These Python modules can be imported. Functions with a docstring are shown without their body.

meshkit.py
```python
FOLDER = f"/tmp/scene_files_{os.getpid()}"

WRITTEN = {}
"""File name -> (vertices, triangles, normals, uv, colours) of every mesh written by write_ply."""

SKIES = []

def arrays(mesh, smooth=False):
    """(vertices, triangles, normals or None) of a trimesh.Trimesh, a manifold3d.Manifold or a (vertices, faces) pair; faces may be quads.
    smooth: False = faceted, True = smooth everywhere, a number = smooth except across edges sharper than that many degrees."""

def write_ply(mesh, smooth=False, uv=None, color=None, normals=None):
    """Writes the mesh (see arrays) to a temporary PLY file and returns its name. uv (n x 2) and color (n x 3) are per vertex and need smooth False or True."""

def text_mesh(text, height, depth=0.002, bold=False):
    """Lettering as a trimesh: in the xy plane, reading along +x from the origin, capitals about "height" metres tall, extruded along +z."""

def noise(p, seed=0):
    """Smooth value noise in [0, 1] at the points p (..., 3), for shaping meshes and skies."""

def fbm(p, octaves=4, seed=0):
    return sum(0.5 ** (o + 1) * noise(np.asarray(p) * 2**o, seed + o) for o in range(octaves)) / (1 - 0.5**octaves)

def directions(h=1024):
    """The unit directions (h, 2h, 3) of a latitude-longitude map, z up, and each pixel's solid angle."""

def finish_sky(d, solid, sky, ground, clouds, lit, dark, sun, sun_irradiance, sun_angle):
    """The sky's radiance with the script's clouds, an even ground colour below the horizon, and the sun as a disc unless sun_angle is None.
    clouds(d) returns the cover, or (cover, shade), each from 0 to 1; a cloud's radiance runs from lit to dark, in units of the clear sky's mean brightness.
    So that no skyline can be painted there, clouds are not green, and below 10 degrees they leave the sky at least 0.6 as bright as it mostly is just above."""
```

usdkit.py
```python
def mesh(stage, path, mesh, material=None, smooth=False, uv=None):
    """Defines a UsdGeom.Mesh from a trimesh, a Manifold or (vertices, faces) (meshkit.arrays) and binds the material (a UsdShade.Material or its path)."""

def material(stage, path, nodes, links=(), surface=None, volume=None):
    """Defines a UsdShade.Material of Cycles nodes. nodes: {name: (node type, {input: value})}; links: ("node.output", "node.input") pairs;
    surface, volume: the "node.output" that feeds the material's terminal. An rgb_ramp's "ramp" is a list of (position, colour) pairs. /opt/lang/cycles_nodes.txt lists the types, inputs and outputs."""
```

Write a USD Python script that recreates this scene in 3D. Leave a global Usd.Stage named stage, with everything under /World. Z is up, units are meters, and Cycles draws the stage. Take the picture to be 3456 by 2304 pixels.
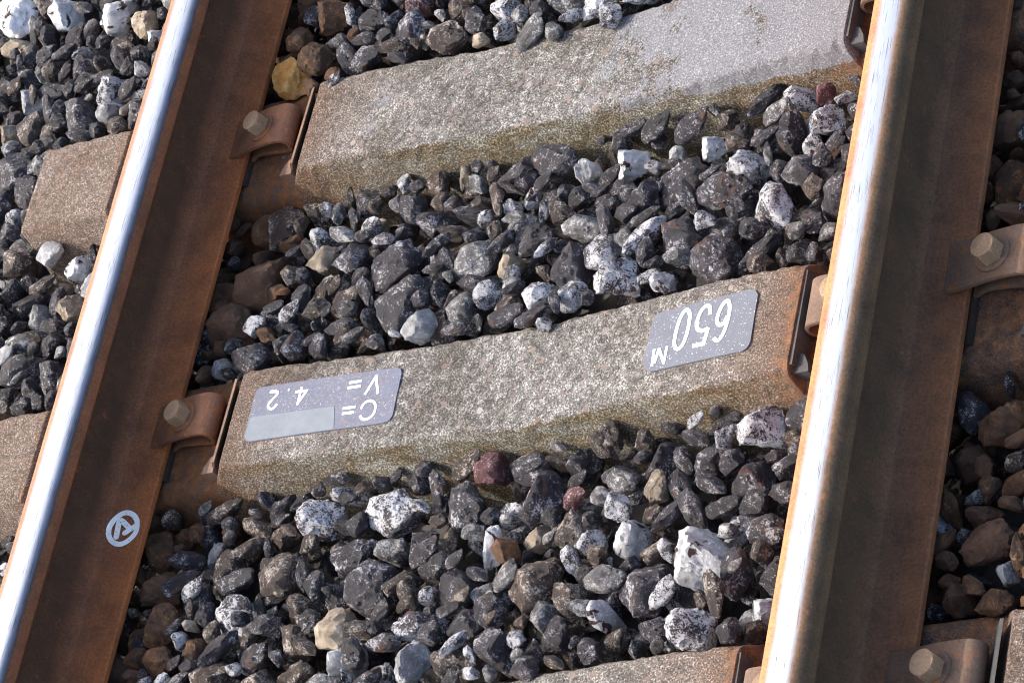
import math
import random
import numpy as np
import trimesh
import shapely
from shapely.geometry import LineString, Polygon
import usdkit
import meshkit
from pxr import Usd, UsdGeom, UsdLux, UsdShade, Sdf, Gf, Vt

# ------------------------------------------------------------------ camera, sky, sun, exposure
stage = Usd.Stage.CreateInMemory()
UsdGeom.SetStageUpAxis(stage, UsdGeom.Tokens.z)
UsdGeom.SetStageMetersPerUnit(stage, 1.0)
UsdGeom.Xform.Define(stage, '/World')
UsdGeom.Scope.Define(stage, '/World/Looks')
ZO = 0.20                     # all heights below are measured from the rail top; the scene is lifted by this
CAM_POS = [3.0206, -2.4915, 2.9299]
CAM_RIGHT = [0.771309, 0.190514, -0.607278]
CAM_UP = [0.158278, 0.866757, 0.472948]
CAM_BACK = [0.616466, -0.460908, 0.638384]
FOCAL = 114.425
EXPOSURE = 1.34
SUN = np.array([-0.695, -0.08, 0.675]); SUN /= np.linalg.norm(SUN)   # direction towards the sun
SUN_INTENSITY = 0.5
SKY_STRENGTH = 0.15

cam = UsdGeom.Camera.Define(stage, '/World/camera')
cam.AddTransformOp().Set(Gf.Matrix4d(*CAM_RIGHT, 0, *CAM_UP, 0, *CAM_BACK, 0, CAM_POS[0], CAM_POS[1], CAM_POS[2] + ZO, 1))
cam.CreateHorizontalApertureAttr(36.0)
cam.CreateVerticalApertureAttr(36.0 * 682 / 1024)
cam.CreateFocalLengthAttr(FOCAL)
cam.CreateClippingRangeAttr(Gf.Vec2f(0.05, 1000))
cam.CreateExposureAttr(EXPOSURE)

sky = UsdLux.DomeLight.Define(stage, '/World/sky')
sky_mat = usdkit.material(stage, '/World/Looks/sky', {
    "s": ("sky_texture", {"sky_type": "single_scattering", "sun_disc": False, "air_density": 0.9, "aerosol_density": 4.0,
                          "sun_elevation": float(math.asin(SUN[2])), "sun_rotation": float(math.atan2(SUN[0], SUN[1]))}),
    "b": ("background_shader", {"strength": SKY_STRENGTH})}, [("s.color", "b.color")], surface="b.background")
UsdShade.MaterialBindingAPI.Apply(sky.GetPrim()).Bind(sky_mat)
sky.GetPrim().SetCustomDataByKey('kind', 'structure')
sun = UsdLux.DistantLight.Define(stage, '/World/sun')
sun.CreateIntensityAttr(SUN_INTENSITY)
sun.CreateAngleAttr(0.5)
sun.CreateNormalizeAttr(True)
sun.CreateColorAttr(Gf.Vec3f(1.0, 0.96, 0.90))
_x = np.cross([0, 1, 0], SUN); _x /= np.linalg.norm(_x); _y = np.cross(SUN, _x)
sun.AddTransformOp().Set(Gf.Matrix4d(*map(float, _x), 0, *map(float, _y), 0, *map(float, SUN), 0, 0, 0, 3, 1))

rng = np.random.default_rng(7)
random.seed(7)

# ------------------------------------------------------------------ helpers
USED = {}


def numbered(path):
    n = USED.get(path, 0)
    USED[path] = n + 1
    return path if n == 0 else f"{path}_{n:03d}"


def tag(p, label=None, category=None, group=None, kind=None):
    for k, v in (('label', label), ('category', category), ('group', group), ('kind', kind)):
        if v:
            p.SetCustomDataByKey(k, v)
    return p


def thing(name, label, category, group=None, loc=(0, 0, 0), rz=0.0):
    x = UsdGeom.Xform.Define(stage, numbered('/World/' + name))
    x.AddTranslateOp().Set(Gf.Vec3d(loc[0], loc[1], loc[2] + ZO))
    if rz:
        x.AddRotateZOp().Set(math.degrees(rz))
    return tag(x.GetPrim(), label, category, group)


def part(parent, name, mesh, mat, smooth=30, label=None):
    m = usdkit.mesh(stage, numbered(f"{parent.GetPath()}/{name}"), mesh, mat, smooth=smooth)
    return tag(m.GetPrim(), label)


def cat(ms):
    return trimesh.util.concatenate(ms)


def extrude(poly, h, z0=0.0):
    m = trimesh.util.concatenate([trimesh.creation.extrude_polygon(q, h, engine="earcut") for q in getattr(poly, 'geoms', [poly])])
    m.apply_translation([0, 0, z0])
    return m


def rounded_poly(pts, r):
    p = Polygon(pts)
    return p.buffer(-r).buffer(r, quad_segs=8) if r else p


def stroke(pts, w, chaikin=2, caps='flat'):
    pts = np.array(pts, float)
    closed = np.allclose(pts[0], pts[-1]) and len(pts) > 3
    if len(pts) > 3:
        for _ in range(chaikin):
            a, b = pts[:-1], pts[1:]
            mid = np.stack([a * .75 + b * .25, a * .25 + b * .75], 1).reshape(-1, 2)
            pts = np.vstack([mid, mid[:1]]) if closed else np.vstack([pts[:1], mid[1:-1], pts[-1:]])
    return LineString(pts).buffer(w / 2, cap_style=caps, join_style='round', quad_segs=6)


# ------------------------------------------------------------------ materials
LK = '/World/Looks/'


def ramp(*stops):
    return list(stops)


def mat_rust(name, dark, mid, light, rough=0.78, bump=0.6, orange=(0.30, 0.10, 0.025), patches=0.58):
    return usdkit.material(stage, LK + name, {
        "g": ("geometry", {}),
        "n1": ("noise_texture", {"scale": 14.0, "detail": 6.0, "roughness": 0.65}),
        "n2": ("noise_texture", {"scale": 260.0, "detail": 4.0, "roughness": 0.7}),
        "n3": ("noise_texture", {"scale": 42.0, "detail": 5.0, "roughness": 0.7}),
        "r1": ("rgb_ramp", {"ramp": ramp((0.3, dark), (0.5, mid), (0.72, light))}),
        "r3": ("rgb_ramp", {"ramp": ramp((patches, (0, 0, 0)), (patches + 0.12, (0.8, 0.8, 0.8)))}),
        "r2": ("rgb_ramp", {"ramp": ramp((0.25, (0.55, 0.55, 0.55)), (0.75, (1.35, 1.35, 1.35)))}),
        "m1": ("mix", {"mix_type": "mix", "color2": orange}),
        "m2": ("mix", {"mix_type": "multiply", "fac": 0.8}),
        "b": ("bump", {"strength": bump, "distance": 0.0015}),
        "p": ("principled_bsdf", {"roughness": rough, "specular_ior_level": 0.35}),
    }, [("g.position", "n1.vector"), ("g.position", "n2.vector"), ("g.position", "n3.vector"),
        ("n1.fac", "r1.fac"), ("n3.fac", "r3.fac"), ("n2.fac", "r2.fac"),
        ("r3.color", "m1.fac"), ("r1.color", "m1.color1"), ("m1.color", "m2.color1"), ("r2.color", "m2.color2"),
        ("m2.color", "p.base_color"), ("n2.fac", "b.height"), ("b.normal", "p.normal")], surface="p.BSDF")


M_CLIP = mat_rust('clip_steel', (0.10, 0.045, 0.024), (0.18, 0.076, 0.036), (0.26, 0.11, 0.05), rough=0.6, bump=0.6, patches=0.53)
M_CLIP_GREY = mat_rust('clip_steel_grey', (0.085, 0.052, 0.034), (0.135, 0.080, 0.050), (0.19, 0.112, 0.068), rough=0.6, bump=0.6, orange=(0.26, 0.095, 0.03), patches=0.54)
M_BOLT = mat_rust('bolt_steel', (0.13, 0.080, 0.046), (0.22, 0.14, 0.080), (0.29, 0.20, 0.12), rough=0.55, bump=0.3, patches=0.7)
M_STRIP = mat_rust('strip_steel', (0.10, 0.06, 0.04), (0.17, 0.10, 0.065), (0.25, 0.15, 0.095), rough=0.65, bump=0.35)
M_STRIP_GREY = mat_rust('strip_steel_grey', (0.035, 0.033, 0.032), (0.055, 0.052, 0.05), (0.09, 0.08, 0.072), rough=0.6, bump=0.35, patches=0.75)
M_PAD = mat_rust('pad_rubber', (0.02, 0.014, 0.01), (0.035, 0.022, 0.015), (0.06, 0.035, 0.02), rough=0.9, bump=0.4, patches=0.75)


def arc(mm):                      # millimetres along the profile -> 0..1, as the attribute
    return (mm + 250.0) / 500.0


def mat_rail(name, stops_polish, stops_rust):
    """Rust and painted web shade, with the band that the wheels keep bright; 'arc' is the way along the profile, from the crown's middle."""
    return usdkit.material(stage, LK + name, {
        "g": ("geometry", {}), "a": ("attribute", {"attribute": "arc"}),
        "map": ("mapping", {"mapping_type": "point", "scale": (0, 1.0, 0)}),
        "wob": ("noise_texture", {"scale": 14.0, "detail": 6.0, "roughness": 0.7}),
        "wm": ("math", {"math_type": "multiply_add", "value2": 0.014, "value3": -0.007}),
        "wa": ("math", {"math_type": "add"}),
        "pol": ("rgb_ramp", {"ramp": stops_polish}),
        "rus": ("rgb_ramp", {"ramp": stops_rust}),
        "n1": ("noise_texture", {"scale": 16.0, "detail": 7.0, "roughness": 0.68}),
        "n2": ("noise_texture", {"scale": 240.0, "detail": 4.0, "roughness": 0.7}),
        "n3": ("noise_texture", {"scale": 38.0, "detail": 6.0, "roughness": 0.75}),
        "r1": ("rgb_ramp", {"ramp": ramp((0.30, (0.62, 0.62, 0.64)), (0.5, (1, 1, 1)), (0.72, (1.35, 1.26, 1.15)))}),
        "r2": ("rgb_ramp", {"ramp": ramp((0.3, (0.55, 0.55, 0.55)), (0.7, (1.45, 1.45, 1.45)))}),
        "r3": ("rgb_ramp", {"ramp": ramp((0.60, (0, 0, 0)), (0.74, (0.70, 0.70, 0.70)))}),
        "x1": ("mix", {"mix_type": "multiply", "fac": 1.0}),
        "x2": ("mix", {"mix_type": "multiply", "fac": 0.8}),
        "x3": ("mix", {"mix_type": "mix", "color2": (0.27, 0.078, 0.018)}),
        "smap": ("mapping", {"mapping_type": "point", "scale": (900, 22, 900)}),
        "sn": ("noise_texture", {"scale": 1.0, "detail": 2.0, "roughness": 0.6}),
        "sr": ("rgb_ramp", {"ramp": ramp((0.60, (0.30, 0.33, 0.385)), (0.65, (0.14, 0.125, 0.11)))}),
        "smap2": ("mapping", {"mapping_type": "point", "scale": (260, 1.2, 260)}),
        "sn2": ("noise_texture", {"scale": 1.0, "detail": 3.0}),
        "gc": ("rgb_ramp", {"ramp": [(arc(26), (1, 1, 1)), (arc(33), (0.42, 0.42, 0.46)), (arc(38), (0.16, 0.16, 0.18)), (arc(42), (0.10, 0.09, 0.09))]}),  # dark surroundings mirrored in the gauge corner, painted into the steel colour
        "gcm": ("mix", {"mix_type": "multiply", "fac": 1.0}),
        "rr": ("map_range", {"from_min": 0.3, "from_max": 0.7, "to_min": 0.50, "to_max": 0.58}),
        "b": ("bump", {"strength": 0.6, "distance": 0.0018}),
        "met": ("principled_bsdf", {"metallic": 1.0, "roughness": 0.54}),
        "p": ("principled_bsdf", {"roughness": 0.72, "specular_ior_level": 0.35}),
        "mx": ("mix_closure", {}),
    }, [("g.position", "map.vector"), ("map.vector", "wob.vector"), ("wob.fac", "wm.value1"), ("a.fac", "wa.value1"), ("wm.value", "wa.value2"),
        ("wa.value", "pol.fac"), ("wa.value", "rus.fac"),
        ("g.position", "n1.vector"), ("g.position", "n2.vector"), ("g.position", "n3.vector"),
        ("n1.fac", "r1.fac"), ("n2.fac", "r2.fac"), ("n3.fac", "r3.fac"),
        ("rus.color", "x3.color1"), ("r3.color", "x3.fac"), ("x3.color", "x1.color1"), ("r1.color", "x1.color2"),
        ("x1.color", "x2.color1"), ("r2.color", "x2.color2"), ("x2.color", "p.base_color"),
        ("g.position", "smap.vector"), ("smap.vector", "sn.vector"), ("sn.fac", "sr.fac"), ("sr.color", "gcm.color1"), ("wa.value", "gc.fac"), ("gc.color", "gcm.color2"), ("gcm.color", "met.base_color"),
        ("g.position", "smap2.vector"), ("smap2.vector", "sn2.vector"), ("sn2.fac", "rr.value"), ("rr.result", "met.roughness"),
        ("n2.fac", "b.height"), ("b.normal", "p.normal"),
        ("pol.color", "mx.fac"), ("p.BSDF", "mx.closure1"), ("met.BSDF", "mx.closure2")], surface="mx.closure")


K0, K1 = (0, 0, 0), (1, 1, 1)
BROWN, DARKB, ORANGE = (0.165, 0.062, 0.026), (0.052, 0.026, 0.013), (0.42, 0.155, 0.05)
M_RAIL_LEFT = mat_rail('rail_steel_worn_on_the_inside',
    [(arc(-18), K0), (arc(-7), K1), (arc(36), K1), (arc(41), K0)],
    [(arc(-60), BROWN), (arc(-45), (0.24, 0.10, 0.05)), (arc(-30), (0.34, 0.15, 0.075)), (arc(30), (0.14, 0.07, 0.04)), (arc(60), BROWN), (arc(95), DARKB), (arc(150), DARKB), (arc(178), (0.125, 0.048, 0.020)), (arc(205), (0.215, 0.076, 0.027)), (arc(240), (0.28, 0.088, 0.025))])  # web stops darkened: shade beneath the head painted into the rust colour
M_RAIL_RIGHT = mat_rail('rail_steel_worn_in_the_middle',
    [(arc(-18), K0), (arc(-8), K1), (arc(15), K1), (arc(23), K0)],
    [(arc(-60), (0.30, 0.11, 0.04)), (arc(-40), (0.46, 0.17, 0.055)), (arc(-20), (0.40, 0.16, 0.07)), (arc(15), (0.20, 0.105, 0.05)), (arc(26), (0.085, 0.050, 0.026)), (arc(36), (0.065, 0.042, 0.023)), (arc(50), (0.105, 0.064, 0.033)), (arc(62), (0.105, 0.064, 0.033)), (arc(95), (0.060, 0.036, 0.020)), (arc(150), (0.060, 0.036, 0.020)), (arc(178), (0.085, 0.042, 0.021)), (arc(205), (0.135, 0.058, 0.026)), (arc(240), (0.19, 0.074, 0.028))])  # dark web stops: shade below the head put into the colour here too


def mat_concrete(name, smooth_cap=False):
    nodes = {
        "g": ("geometry", {}), "s": ("separate_xyz", {}),
        "big": ("noise_texture", {"scale": 7.0, "detail": 5.0, "roughness": 0.6}),
        "mid": ("noise_texture", {"scale": 60.0, "detail": 5.0, "roughness": 0.7}),
        "fine": ("noise_texture", {"scale": 350.0, "detail": 4.0, "roughness": 0.8}),
        "grain": ("voronoi_texture", {"scale": 95.0}), "gsep": ("separate_color", {}), "gk": ("math", {"math_type": "greater_than", "value2": 0.72}), "gd": ("rgb_ramp", {"ramp": ramp((0.14, K1), (0.22, K0))}), "gpm": ("math", {"math_type": "multiply"}), "gpk": ("math", {"math_type": "multiply", "value2": 0.75}), "mpit": ("mix", {"mix_type": "mix", "color2": (0.03, 0.027, 0.024)}),
        "peb": ("voronoi_texture", {"scale": 52.0, "randomness": 1.0}),
        # matrix with pale grains washed free
        "rf": ("rgb_ramp", {"ramp": ramp((0.36, (0.030, 0.028, 0.025)), (0.45, (0.092, 0.085, 0.075)), (0.535, (0.158, 0.149, 0.134)), (0.605, (0.37, 0.36, 0.335)), (0.67, (0.64, 0.63, 0.60)))}),
        "rb": ("rgb_ramp", {"ramp": ramp((0.32, (0.62, 0.57, 0.52)), (0.5, (0.98, 0.97, 0.95)), (0.68, (1.30, 1.30, 1.30)))}),
        "mb": ("mix", {"mix_type": "multiply", "fac": 1.0}),
        # pebbles of reddish and grey stone
        "pd": ("rgb_ramp", {"ramp": ramp((0.24, K1), (0.32, K0))}),
        "pc": ("separate_color", {}),
        "pk": ("math", {"math_type": "greater_than", "value2": 0.56}),
        "pm": ("math", {"math_type": "multiply"}),
        "pm2": ("math", {"math_type": "multiply", "value2": 0.8}),
        "pcol": ("rgb_ramp", {"ramp": ramp((0.0, (0.20, 0.125, 0.098)), (0.35, (0.19, 0.17, 0.16)), (0.6, (0.25, 0.18, 0.14)), (0.8, (0.17, 0.12, 0.105)), (1.0, (0.40, 0.37, 0.33)))}),
        "mp": ("mix", {"mix_type": "mix"}),
        # rust washed down from the rails: strongest at the seats
        "ax": ("math", {"math_type": "absolute"}),
        "rx": ("rgb_ramp", {"ramp": ramp((0.12, K0), (0.36, (0.16, 0.16, 0.16)), (0.46, (0.42, 0.42, 0.42)), (0.545, (0.90, 0.95, 0.95)), (0.57, (1.25, 1.25, 1.25)), (0.95, (1.25, 1.25, 1.25)), (1.0, (0.60, 0.60, 0.60)))}),
        "side": ("map_range", {"from_min": -0.5, "from_max": 0.5, "to_min": 1.0, "to_max": 0.85, "clamp": True}),
        "rxn": ("math", {"math_type": "multiply_add", "value2": 2.6, "value3": -0.50}),
        "rxm": ("math", {"math_type": "multiply", "use_clamp": True}),
        "rxs": ("math", {"math_type": "multiply", "use_clamp": True}),
        "rcol": ("rgb_ramp", {"ramp": ramp((0.34, (0.060, 0.030, 0.017)), (0.48, (0.125, 0.064, 0.035)), (0.58, (0.19, 0.105, 0.060)), (0.635, (0.40, 0.33, 0.25)), (0.69, (0.58, 0.53, 0.45)))}),
        "mr": ("mix", {"mix_type": "mix"}), "mrs": ("mix", {"mix_type": "mix"}), "rseat": ("rgb_ramp", {"ramp": ramp((0.535, K0), (0.56, K1), (0.95, K1), (0.97, K0))}),
        "rcol2": ("rgb_ramp", {"ramp": ramp((0.32, (0.075, 0.032, 0.014)), (0.5, (0.155, 0.066, 0.027)), (0.7, (0.26, 0.115, 0.042)))}),
        # olive and ochre growth on the long sides
        "fa": ("math", {"math_type": "multiply_add", "value2": 0.42, "value3": -0.21}), "fb": ("math", {"math_type": "add"}),
        "sn": ("separate_xyz", {}), "rz": ("map_range", {"from_min": 0.86, "from_max": 0.60, "to_min": 0.0, "to_max": 0.95, "clamp": True}),
        "gcol": ("rgb_ramp", {"ramp": ramp((0.37, (0.022, 0.018, 0.011)), (0.46, (0.075, 0.065, 0.045)), (0.54, (0.140, 0.129, 0.096)), (0.615, (0.42, 0.41, 0.36)))}),
        "mg": ("mix", {"mix_type": "mix"}), "mgb": ("mix", {"mix_type": "multiply", "fac": 1.0}), "gbm": ("mapping", {"mapping_type": "point", "scale": (1.0, 3.0, 3.0)}),
        "gb": ("noise_texture", {"scale": 12.0, "detail": 7.0, "roughness": 0.75}), "gbr": ("rgb_ramp", {"ramp": ramp((0.34, (0.60, 0.43, 0.26)), (0.45, (0.88, 0.76, 0.58)), (0.53, (1.0, 1.0, 1.0)), (0.63, (1.55, 1.6, 1.65)))}),
        "gv": ("math", {"math_type": "multiply_add", "value2": 2.6, "value3": -0.20}), "gm": ("math", {"math_type": "multiply", "use_clamp": True}),
        "seatz": ("rgb_ramp", {"ramp": ramp((0.545, K1), (0.56, K0))}),
        "hm": ("math", {"math_type": "multiply_add", "value2": 1.0}),
        "b": ("bump", {"strength": 0.9, "distance": 0.0032}),
        "p": ("principled_bsdf", {"roughness": 0.88, "specular_ior_level": 0.25}),
    }
    links = [("g.position", x + ".vector") for x in ("big", "mid", "fine", "grain", "peb", "s")] + [
        ("mid.fac", "fa.value1"), ("fa.value", "fb.value2"), ("fine.fac", "fb.value1"), ("fb.value", "rf.fac"), ("big.fac", "rb.fac"), ("rf.color", "mb.color1"), ("rb.color", "mb.color2"),
        ("peb.distance", "pd.fac"), ("peb.color", "pc.color"), ("pc.r", "pk.value1"), ("pd.color", "pm.value1"), ("pk.value", "pm.value2"),
        ("pm.value", "pm2.value1"), ("pc.g", "pcol.fac"), ("pm2.value", "mp.fac"), ("mb.color", "mp.color1"), ("pcol.color", "mp.color2"), ("grain.color", "gsep.color"), ("gsep.r", "gk.value1"), ("grain.distance", "gd.fac"), ("gd.color", "gpm.value1"), ("gk.value", "gpm.value2"), ("gpm.value", "gpk.value1"), ("gpk.value", "mpit.fac"), ("mp.color", "mpit.color1"),
        ("s.x", "ax.value1"), ("ax.value", "rx.fac"), ("s.x", "side.value"), ("mid.fac", "rxn.value1"), ("rx.color", "rxm.value1"), ("rxn.value", "rxm.value2"),
        ("rxm.value", "rxs.value1"), ("side.result", "rxs.value2"), ("fine.fac", "rcol.fac"), ("rxs.value", "mr.fac"), ("rcol.color", "mrs.color1"), ("mid.fac", "rcol2.fac"), ("rcol2.color", "mrs.color2"), ("ax.value", "rseat.fac"), ("rseat.color", "mrs.fac"), ("mrs.color", "mr.color2"),
        ("g.normal", "sn.vector"), ("sn.z", "rz.value"), ("big.fac", "gv.value1"), ("gv.value", "gm.value2"),
        ("fine.fac", "gcol.fac"), ("gb.fac", "gbr.fac"), ("gcol.color", "mgb.color1"), ("gbr.color", "mgb.color2"), ("mgb.color", "mg.color2"), ("g.position", "gbm.vector"), ("gbm.vector", "gb.vector"),
        ("mpit.color", "mg.color1"), ("mg.color", "mr.color1"),
        ("fine.fac", "hm.value1"), ("pm.value", "hm.value3"), ("fine.fac", "b.height"), ("b.normal", "p.normal"), ("mr.color", "p.base_color")]
    nodes["zs"] = ("math", {"math_type": "multiply"})
    links += [("ax.value", "seatz.fac"), ("rz.result", "zs.value1"), ("seatz.color", "zs.value2"), ("zs.value", "gm.value1"), ("gm.value", "mg.fac")]
    if smooth_cap:      # a smooth grey skin of mortar left on part of the top
        nodes |= {
            "cx": ("map_range", {"from_min": 0.02, "from_max": 0.30, "to_min": -0.35, "to_max": 0.34, "clamp": True}),
            "cx2": ("map_range", {"from_min": 0.52, "from_max": 0.66, "to_min": 0.0, "to_max": -0.5, "clamp": True}),
            "cz": ("map_range", {"from_min": ZO - 0.180, "from_max": ZO - 0.190, "to_min": 0.0, "to_max": -0.8, "clamp": True}),
            "cn": ("noise_texture", {"scale": 11.0, "detail": 10.0, "roughness": 0.8}),
            "cf": ("math", {"math_type": "multiply_add", "value2": 0.55}), "cnw": ("math", {"math_type": "multiply", "value2": 1.9}), "cb": ("math", {"math_type": "multiply_add", "value2": 1.5, "value3": -0.75}), "cg": ("math", {"math_type": "add"}),
            "c1": ("math", {"math_type": "add"}), "c2": ("math", {"math_type": "add"}), "c3": ("math", {"math_type": "add"}),
            "c4": ("math", {"math_type": "add", "value2": -0.29}), "cr": ("rgb_ramp", {"ramp": ramp((0.86, K0), (0.99, (0.82, 0.82, 0.82)))}),
            "cc": ("rgb_ramp", {"ramp": ramp((0.36, (0.125, 0.125, 0.135)), (0.54, (0.20, 0.20, 0.215)), (0.63, (0.42, 0.415, 0.40)))}),
            "mc": ("mix", {"mix_type": "mix"}),
        }
        links = [l for l in links if l != ("mr.color", "p.base_color")] + [
            ("s.x", "cx.value"), ("s.x", "cx2.value"), ("s.z", "cz.value"), ("g.position", "cn.vector"),
            ("fine.fac", "cf.value1"), ("cn.fac", "cnw.value1"), ("cnw.value", "cf.value3"), ("cx.result", "c1.value1"), ("cx2.result", "c1.value2"), ("c1.value", "c2.value1"), ("cz.result", "c2.value2"), ("c2.value", "c3.value1"), ("big.fac", "cb.value1"), ("cf.value", "cg.value1"), ("cb.value", "cg.value2"), ("cg.value", "c3.value2"),
            ("c3.value", "c4.value1"), ("c4.value", "cr.fac"), ("cr.color", "mc.fac"), ("mr.color", "mc.color1"), ("fine.fac", "cc.fac"), ("cc.color", "mc.color2"), ("mc.color", "p.base_color")]
    return usdkit.material(stage, LK + name, nodes, links, surface="p.BSDF")


M_CONC = mat_concrete('weathered_concrete')
M_CONC_CAP = mat_concrete('weathered_concrete_with_mortar_skin', True)


def mat_paint(name, col, speck, thr, rust=0.0, scale=420.0):
    return usdkit.material(stage, LK + name, {
        "g": ("geometry", {}),
        "n": ("noise_texture", {"scale": scale, "detail": 2.0, "roughness": 0.6}),
        "n2": ("noise_texture", {"scale": 30.0, "detail": 5.0, "roughness": 0.7}),
        "n3": ("noise_texture", {"scale": 170.0, "detail": 3.0, "roughness": 0.7}),
        "rs": ("rgb_ramp", {"ramp": ramp((thr, K0), (thr + 0.03, K1))}),
        "rc": ("rgb_ramp", {"ramp": ramp((0.3, tuple(0.86 * c for c in col)), (0.7, tuple(1.12 * c for c in col)))}),
        "rr": ("rgb_ramp", {"ramp": ramp((0.54, K0), (0.62, (rust, rust, rust)))}),
        "m0": ("mix", {"mix_type": "mix", "color2": (0.20, 0.13, 0.10)}),
        "m": ("mix", {"mix_type": "mix", "color2": speck}),
        "b": ("bump", {"strength": 0.25, "distance": 0.001}),
        "p": ("principled_bsdf", {"roughness": 0.6, "specular_ior_level": 0.4}),
    }, [("g.position", "n.vector"), ("g.position", "n2.vector"), ("g.position", "n3.vector"), ("n.fac", "rs.fac"), ("n2.fac", "rc.fac"), ("n3.fac", "rr.fac"),
        ("rc.color", "m0.color1"), ("rr.color", "m0.fac"), ("rs.color", "m.fac"), ("m0.color", "m.color1"), ("n3.fac", "b.height"), ("b.normal", "p.normal"), ("m.color", "p.base_color")], surface="p.BSDF")


M_PLATE_BLUE = mat_paint('blue_grey_plate', (0.088, 0.100, 0.140), (0.55, 0.53, 0.50), 0.665, rust=0.65)
M_PLATE_GREY = mat_paint('dark_grey_plate', (0.100, 0.106, 0.128), (0.75, 0.75, 0.73), 0.665)
M_PATCH = mat_paint('grey_over_paint', (0.14, 0.16, 0.18), (0.30, 0.30, 0.30), 0.74)
M_WHITE = mat_paint('white_lettering', (0.88, 0.86, 0.80), (0.30, 0.29, 0.30), 0.72)


M_MARK = mat_paint('hand_painted_white', (0.88, 0.86, 0.80), (0.20, 0.09, 0.04), 0.645, scale=260.0)


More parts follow.
